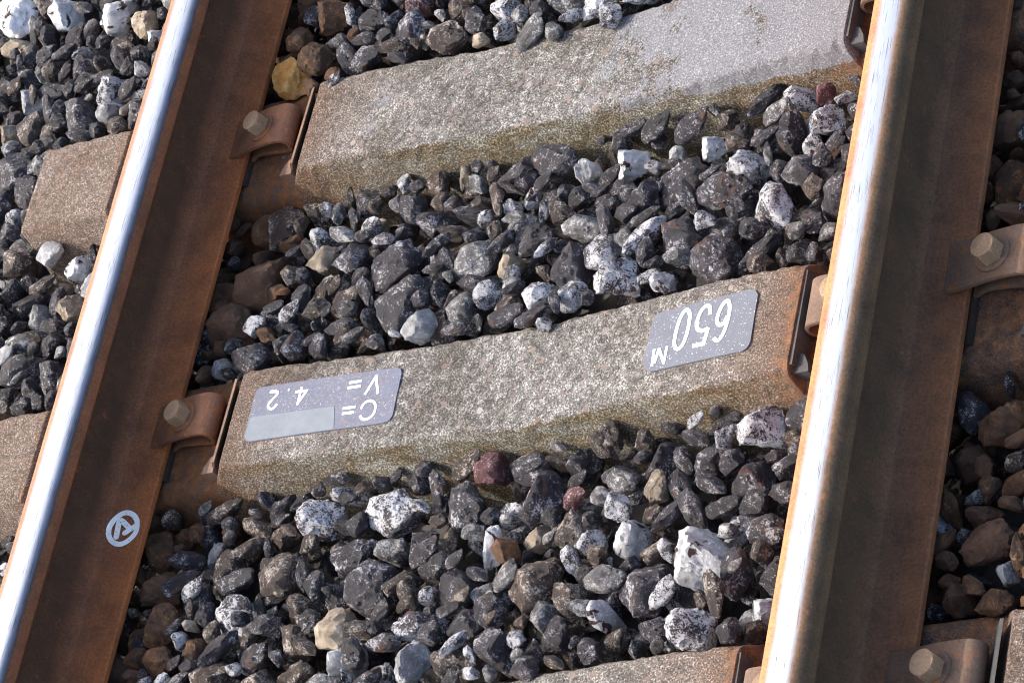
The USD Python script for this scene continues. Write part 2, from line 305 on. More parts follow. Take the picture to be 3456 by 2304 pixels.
def mat_stone(name, dark, mid, light, crust, crust_amount, spots=(0.09, 0.018, 0.014), spot_amount=0.0, rough=0.45, spec=0.4, fine=9.0):
    """Broken slag and rock: mottled base, a pale crust in flecks, red spots; object space, shifted for every stone."""
    t = crust_amount
    ts = 0.78 - 0.4 * spot_amount
    return usdkit.material(stage, LK + name, {
        "tc": ("texture_coordinate", {}), "oi": ("object_info", {}),
        "sc": ("math", {"math_type": "multiply", "value2": 37.0}), "cx": ("combine_xyz", {}),
        "ad": ("mix", {"mix_type": "add", "fac": 1.0}),
        "n1": ("noise_texture", {"scale": 2.6, "detail": 6.0, "roughness": 0.7}),
        "n2": ("noise_texture", {"scale": fine, "detail": 6.0, "roughness": 0.85, "distortion": 0.8}),
        "n4": ("noise_texture", {"scale": 2.1, "detail": 4.0, "roughness": 0.6, "distortion": 1.0}),
        "n3": ("noise_texture", {"scale": 26.0, "detail": 3.0, "roughness": 0.8}),
        "r1": ("rgb_ramp", {"ramp": ramp((0.32, dark), (0.5, mid), (0.7, light))}),
        "cm": ("math", {"math_type": "multiply_add", "value2": 0.5}), "cp": ("math", {"math_type": "multiply_add", "value2": 0.55, "value3": -0.275}), "ca": ("math", {"math_type": "add"}),
        "ch": ("math", {"math_type": "multiply", "value2": 0.5}),
        "r2": ("rgb_ramp", {"ramp": ramp((t, K0), (t + 0.035, (0.95, 0.95, 0.95)))}),
        "r4": ("rgb_ramp", {"ramp": ramp((ts, K0), (ts + 0.03, K1))}),
        "rv": ("map_range", {"from_min": 0.0, "from_max": 1.0, "to_min": 0.65, "to_max": 1.35}),
        "m1": ("mix", {"mix_type": "mix", "color2": crust}),
        "m2": ("mix", {"mix_type": "mix", "color2": spots}),
        "hv": ("hsv", {}),
        "hb": ("math", {"math_type": "multiply_add", "value2": 0.5}),
        "b": ("bump", {"strength": 1.0, "distance": 0.006}),
        "p": ("principled_bsdf", {"roughness": rough, "specular_ior_level": spec}),
    }, [("oi.random", "sc.value1"), ("sc.value", "cx.x"), ("sc.value", "cx.y"), ("tc.object", "ad.color1"), ("cx.vector", "ad.color2")] +
       [("ad.color", n + ".vector") for n in ("n1", "n2", "n3", "n4")] +
       [("n1.fac", "r1.fac"), ("n3.fac", "ch.value1"), ("n2.fac", "cm.value1"), ("ch.value", "cm.value3"), ("n1.fac", "cp.value1"), ("cm.value", "ca.value1"), ("cp.value", "ca.value2"), ("ca.value", "r2.fac"), ("n4.fac", "r4.fac"),
        ("oi.random", "rv.value"), ("rv.result", "hv.value"), ("r1.color", "hv.color"), ("hv.color", "m1.color1"), ("r2.color", "m1.fac"),
        ("m1.color", "m2.color1"), ("r4.color", "m2.fac"), ("m2.color", "p.base_color"),
        ("n3.fac", "hb.value1"), ("n2.fac", "hb.value3"), ("hb.value", "b.height"), ("b.normal", "p.normal")], surface="p.BSDF")


STONE_LOOKS = {
    'dark': mat_stone('dark_slag', (0.009, 0.007, 0.009), (0.023, 0.019, 0.023), (0.058, 0.049, 0.055), (0.50, 0.485, 0.495), 0.552, spots=(0.085, 0.042, 0.026), spot_amount=0.42),
    'dark_clean': mat_stone('dark_basalt', (0.011, 0.009, 0.011), (0.027, 0.023, 0.026), (0.060, 0.052, 0.054), (0.50, 0.48, 0.47), .565, spots=(0.07, 0.016, 0.014), spot_amount=0.30),
    'brown': mat_stone('brown_stone', (0.016, 0.010, 0.008), (0.046, 0.029, 0.021), (0.10, 0.064, 0.044), (0.50, 0.45, 0.38), 0.545),
    'rust': mat_stone('rust_stained_stone', (0.045, 0.024, 0.014), (0.105, 0.053, 0.027), (0.19, 0.085, 0.034), (0.34, 0.20, 0.10), 0.58, spots=(0.20, 0.07, 0.02), spot_amount=0.35, rough=0.65, spec=0.3),
    'rustblock': mat_stone('rust_coated_stone', (0.065, 0.035, 0.021), (0.115, 0.062, 0.036), (0.165, 0.088, 0.048), (0.26, 0.14, 0.07), 0.62, spots=(0.04, 0.032, 0.028), spot_amount=0.3, rough=0.7, spec=0.3),
    'grey': mat_stone('grey_stone', (0.05, 0.046, 0.045), (0.10, 0.094, 0.09), (0.18, 0.17, 0.16), (0.55, 0.54, 0.52), 0.53),
    'pale': mat_stone('pale_stone', (0.15, 0.15, 0.15), (0.27, 0.27, 0.27), (0.40, 0.40, 0.395), (0.60, 0.60, 0.59), 0.54, spots=(0.07, 0.06, 0.055), spot_amount=0.30, rough=0.75, spec=0.3),
    'white': mat_stone('white_crusted_stone', (0.36, 0.365, 0.365), (0.56, 0.565, 0.565), (0.70, 0.71, 0.71), (0.8, 0.8, 0.8), 0.55, spots=(0.055, 0.028, 0.028), spot_amount=0.48, rough=0.8, spec=0.25),
    'crust': mat_stone('half_crusted_stone', (0.02, 0.016, 0.018), (0.045, 0.036, 0.039), (0.09, 0.08, 0.085), (0.60, 0.60, 0.61), 0.475, spots=(0.10, 0.02, 0.018), spot_amount=0.33, rough=0.65),
    'ochre': mat_stone('ochre_stone', (0.30, 0.13, 0.025), (0.48, 0.23, 0.055), (0.58, 0.36, 0.13), (0.62, 0.48, 0.28), 0.58, spots=(0.12, 0.07, 0.04), spot_amount=0.2, rough=0.7, spec=0.3),
    'tan': mat_stone('tan_stone', (0.16, 0.12, 0.085), (0.30, 0.24, 0.17), (0.42, 0.35, 0.26), (0.6, 0.55, 0.46), 0.56, spots=(0.06, 0.045, 0.04), spot_amount=0.28, rough=0.7, spec=0.35),
    'red': mat_stone('oxblood_stone', (0.05, 0.018, 0.018), (0.095, 0.026, 0.027), (0.15, 0.06, 0.06), (0.55, 0.48, 0.48), 0.55, rough=0.5),
}

M_GROUND = usdkit.material(stage, LK + 'ground', {
    "g": ("geometry", {}), "v": ("voronoi_texture", {"scale": 22.0}), "n": ("noise_texture", {"scale": 3.0, "detail": 5.0}),
    "r": ("rgb_ramp", {"ramp": ramp((0.0, (0.02, 0.018, 0.017)), (0.5, (0.035, 0.03, 0.028)), (1.0, (0.06, 0.055, 0.05)))}),
    "b": ("bump", {"strength": 1.0, "distance": 0.03}), "p": ("principled_bsdf", {"roughness": 0.8})},
    [("g.position", "v.vector"), ("v.color", "r.fac"), ("r.color", "p.base_color"), ("v.distance", "b.height"), ("b.normal", "p.normal")], surface="p.BSDF")

# ------------------------------------------------------------------ ground
FLOOR = -0.285
g = usdkit.mesh(stage, '/World/ground', ([[-300, -300, FLOOR + ZO - .01], [300, -300, FLOOR + ZO - .01], [300, 300, FLOOR + ZO - .01], [-300, 300, FLOOR + ZO - .01]], [[0, 1, 2, 3]]), M_GROUND)
tag(g.GetPrim(), kind='structure')

# ------------------------------------------------------------------ rails
XC = 1.435 / 2 + 0.0342
INCL = 0.025
HALF = [  # right half of the profile, millimetres from the crown's middle, outward and down
    (0, 0), (5, -0.05), (10, -0.25), (14, -0.6), (18, -1.1), (22, -1.9), (25, -2.9), (27.5, -4.2), (30, -6.0), (32, -8.2), (33.4, -10.8), (34.2, -13.5),
    (34.5, -17), (34.8, -24), (35, -30), (34.8, -32.5), (33.6, -34.4), (31.5, -35.6), (26, -37.8), (20, -40.2), (15, -43), (11.5, -48), (9.5, -55), (8.5, -65),
    (8.2, -80), (8.2, -105), (8.8, -120), (10.5, -131), (14, -139), (19, -145), (26, -149.5), (34, -153.5), (44, -157.5), (55, -161.0), (66, -164.0), (73, -165.9),
    (75.2, -166.8), (76.3, -168.4), (76.5, -171), (76.3, -177.5), (75.3, -178.6), (70, -178.6), (0, -178.6)]
RAIL_BASE = -0.1786


def build_rail_mesh(s, y0=-6.0, y1=6.0):
    """s = -1 the left rail, +1 the right one: the profile leans inwards by 1 in 40."""
    h = np.array(HALF, float)
    left = h[1:-1][::-1] * [-1, 1]
    p = np.vstack([left, h]) / 1000.0
    seg = np.linalg.norm(np.diff(p, axis=0), axis=1)
    a = np.r_[0, np.cumsum(seg)]
    a = (a - a[len(left)]) * 1000
    q = np.stack([p[:, 0] - s * p[:, 1] * INCL, p[:, 1] + s * p[:, 0] * INCL], 1)
    n = len(q)
    ys = np.linspace(y0, y1, 25)
    V = np.concatenate([np.stack([q[:, 0], np.full(n, y), q[:, 1]], 1) for y in ys])
    A = np.tile(np.clip((a + 250) / 500, 0, 1), len(ys))
    t = np.roll(q, -1, 0) - np.roll(q, 1, 0)
    N = np.stack([-t[:, 1], np.zeros(n), t[:, 0]], 1) * [1, 1, 1]
    N /= np.linalg.norm(N, axis=1, keepdims=True)
    if N[len(left), 2] < 0:
        N = -N
    F = []
    for k in range(len(ys) - 1):
        i = np.arange(n); j = (i + 1) % n
        F.append(np.stack([k * n + j, (k + 1) * n + j, (k + 1) * n + i, k * n + i], 1))
    F = np.concatenate(F)
    return V, F, np.tile(N, (len(ys), 1)), A, q


def build_rail(s, mat, label):
    t = thing('rail', label, 'rail', None, (s * XC, 0, 0))
    V, F, N, A, q = build_rail_mesh(s)
    m = UsdGeom.Mesh.Define(stage, f"{t.GetPath()}/rail_body")
    m.CreatePointsAttr(Vt.Vec3fArray.FromNumpy(V.astype(np.float32)))
    m.CreateFaceVertexCountsAttr(Vt.IntArray.FromNumpy(np.full(len(F), 4, np.int32)))
    m.CreateFaceVertexIndicesAttr(Vt.IntArray.FromNumpy(F.astype(np.int32).ravel()))
    m.CreateSubdivisionSchemeAttr("none")
    m.CreateNormalsAttr(Vt.Vec3fArray.FromNumpy(N.astype(np.float32)))
    m.SetNormalsInterpolation("vertex")
    UsdGeom.PrimvarsAPI(m).CreatePrimvar("arc", Sdf.ValueTypeNames.FloatArray, "vertex").Set(Vt.FloatArray.FromNumpy(A.astype(np.float32)))
    UsdShade.MaterialBindingAPI.Apply(m.GetPrim()).Bind(mat)
    return t, q


PLATE_1 = [(-0.4802, -0.2626), (-0.4724, -0.257), (-0.1943, -0.2638), (-0.1836, -0.2669), (-0.1797, -0.2752), (-0.1779, -0.3489), (-0.1818, -0.3571), (-0.1932, -0.3603), (-0.4636, -0.3558), (-0.4755, -0.352), (-0.4806, -0.3441)]
PATCH = [(-0.4761, -0.3109), (-0.3009, -0.3169), (-0.2906, -0.3581), (-0.4625, -0.3548), (-0.4735, -0.3514), (-0.4784, -0.3444)]
TEXT_1 = [[(-0.4473, -0.2689), (-0.4246, -0.2717), (-0.4426, -0.2889), (-0.4446, -0.2954), (-0.4389, -0.3012), (-0.4307, -0.302), (-0.425, -0.2943)], [(-0.4086, -0.2715), (-0.4059, -0.2717)], [(-0.3803, -0.2706), (-0.3805, -0.3009), (-0.3672, -0.2791), (-0.3917, -0.2779)], [(-0.2819, -0.278), (-0.2575, -0.2782)], [(-0.2825, -0.2869), (-0.2563, -0.2873)], [(-0.2437, -0.3042), (-0.2295, -0.2739), (-0.2176, -0.3061)], [(-0.2445, -0.3288), (-0.2413, -0.3193), (-0.2311, -0.3157), (-0.2206, -0.32), (-0.2147, -0.3307), (-0.2162, -0.3436), (-0.2263, -0.3499), (-0.2376, -0.3484), (-0.2436, -0.341)], [(-0.282, -0.3231), (-0.2568, -0.3237)], [(-0.2809, -0.3325), (-0.2573, -0.3329)]]
PLATE_2 = [(0.306, -0.2716), (0.3172, -0.2667), (0.4777, -0.2625), (0.4869, -0.2651), (0.4936, -0.2735), (0.4955, -0.3503), (0.4922, -0.3589), (0.4845, -0.3634), (0.3212, -0.3646), (0.3091, -0.3585), (0.3025, -0.3463)]
TEXT_2 = [[(0.4288, -0.3319), (0.4337, -0.3375), (0.4394, -0.3369), (0.4448, -0.3276), (0.4479, -0.3101), (0.4487, -0.29), (0.4449, -0.277), (0.4401, -0.2728), (0.4351, -0.2757), (0.4298, -0.2861), (0.4274, -0.3012), (0.4305, -0.3095), (0.4367, -0.3127), (0.4433, -0.3092), (0.4459, -0.2989)], [(0.3915, -0.3372), (0.4116, -0.3376), (0.4147, -0.3131), (0.4049, -0.316), (0.3954, -0.3116), (0.3912, -0.3026), (0.3928, -0.2866), (0.3988, -0.2756), (0.4062, -0.2733), (0.4123, -0.2798), (0.4129, -0.2901)], [(0.369, -0.2731), (0.3753, -0.2802), (0.3775, -0.2957), (0.3768, -0.3173), (0.3726, -0.3327), (0.3661, -0.3375), (0.3593, -0.3341), (0.3553, -0.3224), (0.3555, -0.302), (0.3588, -0.2822), (0.3646, -0.2738), (0.369, -0.2731)], [(0.3219, -0.3563), (0.3203, -0.3281)], [(0.3255, -0.3516), (0.3295, -0.3296), (0.3435, -0.3552), (0.3436, -0.3279)]]
RING = [(0.2118, -0.4409), (0.2227, -0.4439), (0.2321, -0.4525), (0.2354, -0.462), (0.2373, -0.4735), (0.2342, -0.4823), (0.2259, -0.4925), (0.2153, -0.4982), (0.2052, -0.4976), (0.1951, -0.4913), (0.1896, -0.4821), (0.188, -0.4708), (0.1913, -0.4594), (0.1962, -0.4512), (0.2032, -0.4436), (0.2118, -0.4409)]
CIRCLED = [[(0.2042, -0.4855), (0.2018, -0.458), (0.2057, -0.4556), (0.2218, -0.4676)], [(0.2169, -0.4773), (0.2344, -0.4634)]]

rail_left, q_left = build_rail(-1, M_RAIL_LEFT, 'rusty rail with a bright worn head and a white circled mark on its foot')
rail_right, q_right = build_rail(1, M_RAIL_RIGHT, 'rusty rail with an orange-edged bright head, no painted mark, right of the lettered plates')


# the hand-painted mark: outlines in (way along the profile, way along the rail), wrapped onto the foot's hollow
mark = shapely.unary_union([stroke(RING, 0.0088)] + [stroke(p, 0.0092, 1, 'round') for p in CIRCLED])
mk = extrude(mark, 0.0006).subdivide_to_size(0.003, max_iter=12)
_k = len(HALF) - 2
_q = q_left[_k:_k + len(HALF)]
_raw = np.array(HALF) / 1000.0
_a = np.r_[0, np.cumsum(np.linalg.norm(np.diff(_raw, axis=0), axis=1))]
_t = np.gradient(_q, axis=0); _n = np.stack([-_t[:, 1], _t[:, 0]], 1); _n /= np.linalg.norm(_n, axis=1, keepdims=True)
mu, ml, mh = mk.vertices[:, 0], mk.vertices[:, 1], mk.vertices[:, 2] + 0.0004
mv = np.stack([np.interp(mu, _a, _q[:, 0]) + mh * np.interp(mu, _a, _n[:, 0]), ml, np.interp(mu, _a, _q[:, 1]) + mh * np.interp(mu, _a, _n[:, 1])], 1)
part(rail_left, 'painted_mark', trimesh.Trimesh(mv, mk.faces), M_MARK, smooth=False, label='white painted ring with a letter inside')

# ------------------------------------------------------------------ sleepers
SEAT_Z, TOP_Z = -0.1865, -0.150
SLOPE = 2.5                           # fall of the long sides, height to width
SLEEPERS = {                          # centre line y at x = 0, skew
    'far': (0.238, -0.028), 'middle': (-0.314, -0.014), 'near': (-0.9035, 0.0)}


def top_of(x):
    ax = np.abs(x)
    z = TOP_Z - 0.020 * np.exp(-(ax / 0.33) ** 2)
    t = np.clip((ax - np.where(np.asarray(x) < 0, 0.522, 0.566)) / np.where(np.asarray(x) < 0, 0.034, 0.009), 0, 1) * (1 - np.clip((ax - 0.948) / 0.034, 0, 1))
    return z + (SEAT_Z - z) * t


def half_width(x):                    # of the top, were it at TOP_Z
    return 0.083 + 0.004 * np.clip((np.abs(x) - 0.2) / 0.4, 0, 1)


def sleeper_mesh(seed, cap=False):
    xs = np.r_[np.arange(-1.2, -1.0, 0.006), np.arange(-1.0, -0.5, 0.004), np.arange(-0.5, 0.5, 0.006), np.arange(0.5, 1.0, 0.004), np.arange(1.0, 1.2001, 0.006)]
    xs = np.unique(np.round(np.r_[xs, [-0.522, 0.566, -0.556, 0.575, -.948, .948, -.982, .982]], 4))
    rows = []
    for x in xs:
        zt = float(top_of(x)); w = float(half_width(x)) + (TOP_Z - zt) / SLOPE
        r = 0.009 if not (0.55 < abs(x) < 0.955) else 0.022
        wb = w - 0.011 * math.exp(-(x / 0.33) ** 2)                             # the far edge keeps straight where the top sags
        pts = [(-w - 0.095 / SLOPE * 1.0 - 0.02, zt - 0.13)]
        for k in range(1, 12):
            f = 0.13 + (r * 0.95 - 0.13) * k / 12
            pts.append((-w - f / SLOPE, zt - f))
        for a in np.linspace(0, 1, 6):                                     # rounded crest
            ang = a
            p0, p1, p2 = np.array([-w - r * 0.8 / SLOPE, zt - r * 0.8]), np.array([-w, zt]), np.array([-w + r, zt])
            pts.append(tuple((1 - a) ** 2 * p0 + 2 * a * (1 - a) * p1 + a * a * p2))
        L = pts[:18]
        for f in np.linspace(0, 1, 26)[1:-1]:
            pts.append((-w + r + f * (w + wb - 2 * r), zt))
        for p in L[::-1]:
            pts.append((-p[0] - w + wb, p[1]))
        rows.append(np.array(pts))
    R = np.stack(rows)                                                     # stations, loop, (y, z)
    S, n = R.shape[:2]
    V = np.zeros((S, n, 3)); V[:, :, 0] = xs[:, None]; V[:, :, 1:] = R
    # rounded ends
    P = V.reshape(-1, 3)
    d = (meshkit.fbm(P * [18, 18, 18] + 5 * seed, 4, seed) - 0.5)
    d2 = (meshkit.fbm(P * [90, 90, 90] + 3 * seed, 3, seed + 9) - 0.5)
    seat = np.clip((np.abs(P[:, 0]) - 0.522) / 0.034, 0, 1) * (1 - np.clip((np.abs(P[:, 0]) - 0.948) / 0.034, 0, 1))
    amp = 1 - 0.75 * seat
    c = P * [0, 1, 1] - [0, 0, -0.2]
    nrm = c / np.linalg.norm(c, axis=1, keepdims=True)
    edge = np.clip((np.abs(P[:, 1]) - 0.065) / 0.02, 0, 1)
    P += nrm * ((d * 0.006 + d2 * 0.0022) * amp + edge * (d * 0.005 + d2 * 0.005) * amp)[:, None]
    P[:, 0] += d * 0.006 * (np.abs(P[:, 0]) > 1.15)
    idx = np.arange(S * n).reshape(S, n)
    F = np.stack([idx[:-1, :-1], idx[1:, :-1], idx[1:, 1:], idx[:-1, 1:]], -1).reshape(-1, 4)
    F = np.vstack([F[:, [0, 1, 2]], F[:, [0, 2, 3]]])
    caps = []
    for row in (0, S - 1):
        k = len(P); P = np.vstack([P, P[idx[row]].mean(0)])
        for a in range(n - 1):
            caps.append([idx[row, a], idx[row, a + 1], k] if row == 0 else [idx[row, a + 1], idx[row, a], k])
    return trimesh.Trimesh(P, np.vstack([F, caps]), process=False)


def guide_strip(lean):
    """Thin upright steel strip set against the shoulder, its near end spread into a foot; local: x towards the rail, y across the sleeper."""
    body = trimesh.creation.box([0.005, 0.150, 0.036 if lean > 0.5 else 0.026])
    body.apply_translation([0, 0, 0])
    v = body.vertices
    v[:, 0] -= lean * v[:, 2]
    v[:, 0] += np.where(v[:, 1] < 0, 0.002, 0)
    foot = extrude(Polygon([(-0.008, -0.004), (0.016, -0.004), (0.013, 0.008), (0.0045, 0.022), (-0.004, 0.026), (-0.006, 0.02)]).buffer(0.001), 0.024, -0.018)
    foot.apply_translation([0.008, -0.079, -0.003])
    return cat([body, foot])


STRIP, STRIP_UPRIGHT = guide_strip(0.80), guide_strip(0.12)
LABELS = {
    'far': ('weathered concrete sleeper with a smooth grey mortar skin, farthest of the three', 20),
    'middle': ('weathered concrete sleeper carrying two lettered plates', 21),
    'near': ('weathered concrete sleeper cut off by the bottom edge of the picture', 22)}
sleepers = {}
for key, (yc, sk) in SLEEPERS.items():
    lab, seed = LABELS[key]
    t = thing('concrete_sleeper', lab, 'sleeper', None, (0, yc, 0), math.atan(sk))
    sleepers[key] = t
    part(t, 'concrete_body', sleeper_mesh(seed), M_CONC_CAP if key == 'far' else M_CONC, smooth=True)
    for xs in (-0.943, -0.5565, 0.578, 0.943):
        st = (STRIP_UPRIGHT if xs == 0.578 else STRIP).copy()
        side = 1 if xs in (-0.943, 0.578) else -1                       # towards the rail
        st.apply_scale([side, 1, 1])
        if side < 0:
            st.invert()
        st.apply_translation([xs - side * 0.009, 0.0, -0.1665])
        part(t, 'guide_strip', st, M_STRIP if xs < 0 else M_STRIP_GREY, smooth=False)


def on_top(parent, name, poly, z, h, mat, smooth=False, label=None, key='middle'):
    """A flat piece given in the track's coordinates, laid on the sleeper."""
    yc, sk = SLEEPERS[key]
    m = extrude(poly, h).subdivide_to_size(0.02, max_iter=12)
    a = -math.atan(sk); v = m.vertices.copy()
    v[:, 1] -= yc
    v[:, :2] = np.stack([v[:, 0] * math.cos(a) - v[:, 1] * math.sin(a), v[:, 0] * math.sin(a) + v[:, 1] * math.cos(a)], 1)
    v[:, 2] += z - TOP_Z + top_of(v[:, 0])
    return part(parent, name, trimesh.Trimesh(v, m.faces), mat, smooth=smooth, label=label)


mid = sleepers['middle']
PZ = TOP_Z + 0.0008
p1 = on_top(mid, 'marking_plate', rounded_poly(PLATE_1, 0.009), PZ - 0.004, 0.0062, M_PLATE_BLUE, label='blue-grey plate with C and V values')
on_top(p1, 'covered_patch', rounded_poly(PATCH, 0.004), PZ + 0.0022, 0.0005, M_PATCH, label='grey strip painted over a value')
for name, strokes in (('digit_two', TEXT_1[0:1]), ('point', TEXT_1[1:2]), ('digit_four', TEXT_1[2:3]), ('equals_sign', TEXT_1[3:5]), ('letter_v', TEXT_1[5:6]), ('letter_c', TEXT_1[6:7]), ('equals_sign', TEXT_1[7:9])):
    poly = shapely.unary_union([stroke(s, 0.0042, 2 if len(s) > 4 else 0) for s in strokes])
    on_top(p1, name, poly, PZ + 0.0022, 0.0006, M_WHITE)
p2 = on_top(mid, 'marking_plate', rounded_poly(PLATE_2, 0.010), PZ - 0.004, 0.0062, M_PLATE_GREY, label='dark grey plate reading 650 M')
for name, s in zip(('digit_six', 'digit_five', 'digit_zero'), TEXT_2[:3]):
    on_top(p2, name, shapely.unary_union([stroke(s[:3], 0.006, 0), stroke(s[2:], 0.006)]) if name == 'digit_five' else stroke(s, 0.006), PZ + 0.0022, 0.0006, M_WHITE)
on_top(p2, 'letter_m', shapely.unary_union([stroke(s, 0.0045, 0) for s in TEXT_2[3:]]), PZ + 0.0022, 0.0006, M_WHITE)

# ------------------------------------------------------------------ rail pads and clips
PAD = trimesh.creation.box([0.168, 0.150, 0.0075])


def offset_path(path, t):
    path = np.array(path, float)
    d = np.gradient(path, axis=0)
    nrm = np.stack([-d[:, 1], d[:, 0]], 1) / np.linalg.norm(d, axis=1, keepdims=True)
    return path + nrm * t


def leaf_profile():
    """Folded spring plate seen along the rail: u outwards from the rail's edge of the foot, w up; a centre line."""
    up = [(-0.037, 0.0035), (-0.030, 0.0052), (-0.012, 0.0078), (0.005, 0.0105), (0.020, 0.0135), (0.035, 0.0165), (0.050, 0.0185), (0.066, 0.0200), (0.080, 0.0205), (0.088, 0.0197)]
    bend = [(0.089 + 0.0165 * math.sin(a), 0.003 + 0.0165 * math.cos(a)) for a in np.linspace(0.25, math.pi - 0.2, 10)]
    low = [(0.078, -0.0105), (0.066, -0.0065), (0.052, -0.0060), (0.041, -0.0032), (0.028, -0.0040), (0.018, -0.0085), (0.009, -0.0135), (0.004, -0.0145)]
    return np.array(up + bend + low)


def smooth_path(p, k=2):
    for _ in range(k):
        a, b = p[:-1], p[1:]
        p = np.vstack([p[:1], np.stack([a * .75 + b * .25, a * .25 + b * .75], 1).reshape(-1, 2)[1:-1], p[-1:]])
    return p


def leaf_mesh(width=0.077, thick=0.0065):
    c = smooth_path(leaf_profile(), 2)
    a, b = offset_path(c, thick / 2), offset_path(c, -thick / 2)
    loop = np.vstack([a, b[::-1]])
    poly = Polygon(loop).buffer(0)
    if poly.geom_type != 'Polygon':
        poly = max(poly.geoms, key=lambda g: g.area)
    r = 0.0012
    ms = [extrude(poly, width - 2 * r, r)]
    m = ms[0]
    top = extrude(poly.buffer(-r * 0.8), width, 0)
    m = cat([m, top])
    v = m.vertices.copy()
    m.vertices = np.stack([v[:, 0], v[:, 2] - width / 2, v[:, 1]], 1)
    m.invert()
    return m


def hex_bolt():
    """Hexagon head with a chamfered top; the shank runs down through the clip."""
    pts = []
    R = 0.0205
    rings = [(0.0, R), (0.0195, R), (0.0225, R * 0.87), (0.0232, R * 0.80)]
    V, F = [], []
    for k, (z, r) in enumerate(rings):
        for i in range(24):
            a = 2 * math.pi * i / 24 + 0.12
            rr = r
            if k < 2:                    # hexagon
                b = ((a - 0.12 + math.pi / 6) % (math.pi / 3)) - math.pi / 6
                rr = R * math.cos(math.pi / 6) / math.cos((((a - 0.12) % (math.pi / 3)) - math.pi / 6))
                if k == 1:
                    rr = rr
                    z2 = z - max(0, (rr - R * 0.87)) * 0.9
                    V.append((rr * math.cos(a), rr * math.sin(a), z2)); continue
            V.append((rr * math.cos(a), rr * math.sin(a), z))
    n = 24
    for k in range(3):
        for i in range(n):
            j = (i + 1) % n
            F += [[k * n + i, k * n + j, (k + 1) * n + j], [k * n + i, (k + 1) * n + j, (k + 1) * n + i]]
    V.append((0, 0, 0.0236)); c = len(V) - 1
    for i in range(n):
        F.append([3 * n + i, 3 * n + (i + 1) % n, c])
    head = trimesh.Trimesh(V, F, process=False)
    shank = trimesh.creation.cylinder(0.011, 0.060, 24); shank.apply_translation([0, 0, -0.0295])
    return cat([head, shank])


def washer():
    prof = np.array([(0.0115, 0), (0.0265, 0), (0.0272, 0.0012), (0.0265, 0.0038), (0.0250, 0.0045), (0.0115, 0.0048), (0.0115, 0)])
    return trimesh.creation.revolve(prof, sections=40)


LEAF, BOLT, WASHER = leaf_mesh(), hex_bolt(), washer()
UsdGeom.Scope.Define(stage, '/World/Looks')
PLACES = {'far': 'farthest sleeper', 'middle': 'sleeper with the lettered plates', 'near': 'sleeper at the bottom edge'}
# sleeper, rail, side (+1 = right of the rail): y of the bolt, turn of the head, label
CLIPS = [
    ('far', -1, 1, 0.270, 0.35, 'brown bolted rail clip right of the marked rail at the farthest sleeper', M_CLIP),
    ('middle', -1, 1, -0.286, 0.10, 'rust-red folded rail clip with bolt beside the C and V plate', M_CLIP),
    ('middle', 1, -1, -0.305, 0.2, 'folded rail clip half hidden behind the right rail beside the 650 M plate', M_CLIP_GREY),
    ('middle', 1, 1, -0.291, 0.22, 'upper of the two bolted rail clips outside the right rail, cut by the picture edge', M_CLIP_GREY),
    ('near', 1, 1, -0.892, 0.30, 'bolted rail clip in the bottom right corner, lower of the two outside the right rail', M_CLIP_GREY),
    ('near', 1, -1, -0.895, 0.2, 'folded rail clip peeping out left of the right rail at the bottom edge', M_CLIP_GREY),
    ('far', 1, -1, 0.235, 0.2, 'folded rail clip at the top edge behind the right rail, by the mortar-skinned sleeper', M_CLIP_GREY),
]
for k in ('far', 'middle', 'near'):
    yc, sk = SLEEPERS[k]
    for s in (-1, 1):
        if (k, s) in (('near', -1), ('far', 1)):
            pass
        t = thing('rail_pad', f"dark rubber pad under the {'left' if s < 0 else 'right'} rail on the {PLACES[k]}", 'rail pad', None, (s * XC - s * RAIL_BASE * INCL, yc + sk * s * XC, SEAT_Z + 0.0038))
        part(t, 'pad', PAD, M_PAD)

for key, s, side, yb, turn, lab, cm in CLIPS:
    ex = s * XC + side * 0.0765 - s * RAIL_BASE * INCL             # the foot's edge
    ez = -0.1665 + s * side * 0.0765 * INCL
    t = thing('rail_clip', lab, 'rail clip', 'folded plate clips bolted down beside the rail feet', (ex + (0.007 if side < 0 else 0.0), yb, ez))
    lf = LEAF.copy()
    ub, wb, tilt = 0.0475, 0.0212, 0.14
    bo, wa = BOLT.copy(), WASHER.copy()
    bo.apply_transform(trimesh.transformations.rotation_matrix(turn, [0, 0, 1]))
    R = trimesh.transformations.rotation_matrix(-tilt * 0.5, [0, 1, 0])
    wa.apply_transform(R); bo.apply_transform(R)
    wa.apply_translation([ub, 0, wb]); bo.apply_translation([ub, 0, wb + 0.0045])
    if side < 0:
        M = np.diag([-1, 1, 1, 1.0])
        for m in (lf, bo, wa):
            m.apply_transform(M)
    part(t, 'spring_plate', lf, cm, smooth=35)
    part(t, 'washer', wa, cm, smooth=35)
    part(t, 'bolt', bo, M_BOLT, smooth=25)

# ------------------------------------------------------------------ ballast
SPH = trimesh.creation.icosphere(subdivisions=3)
SPH_V, SPH_F = np.array(SPH.vertices), np.array(SPH.faces)


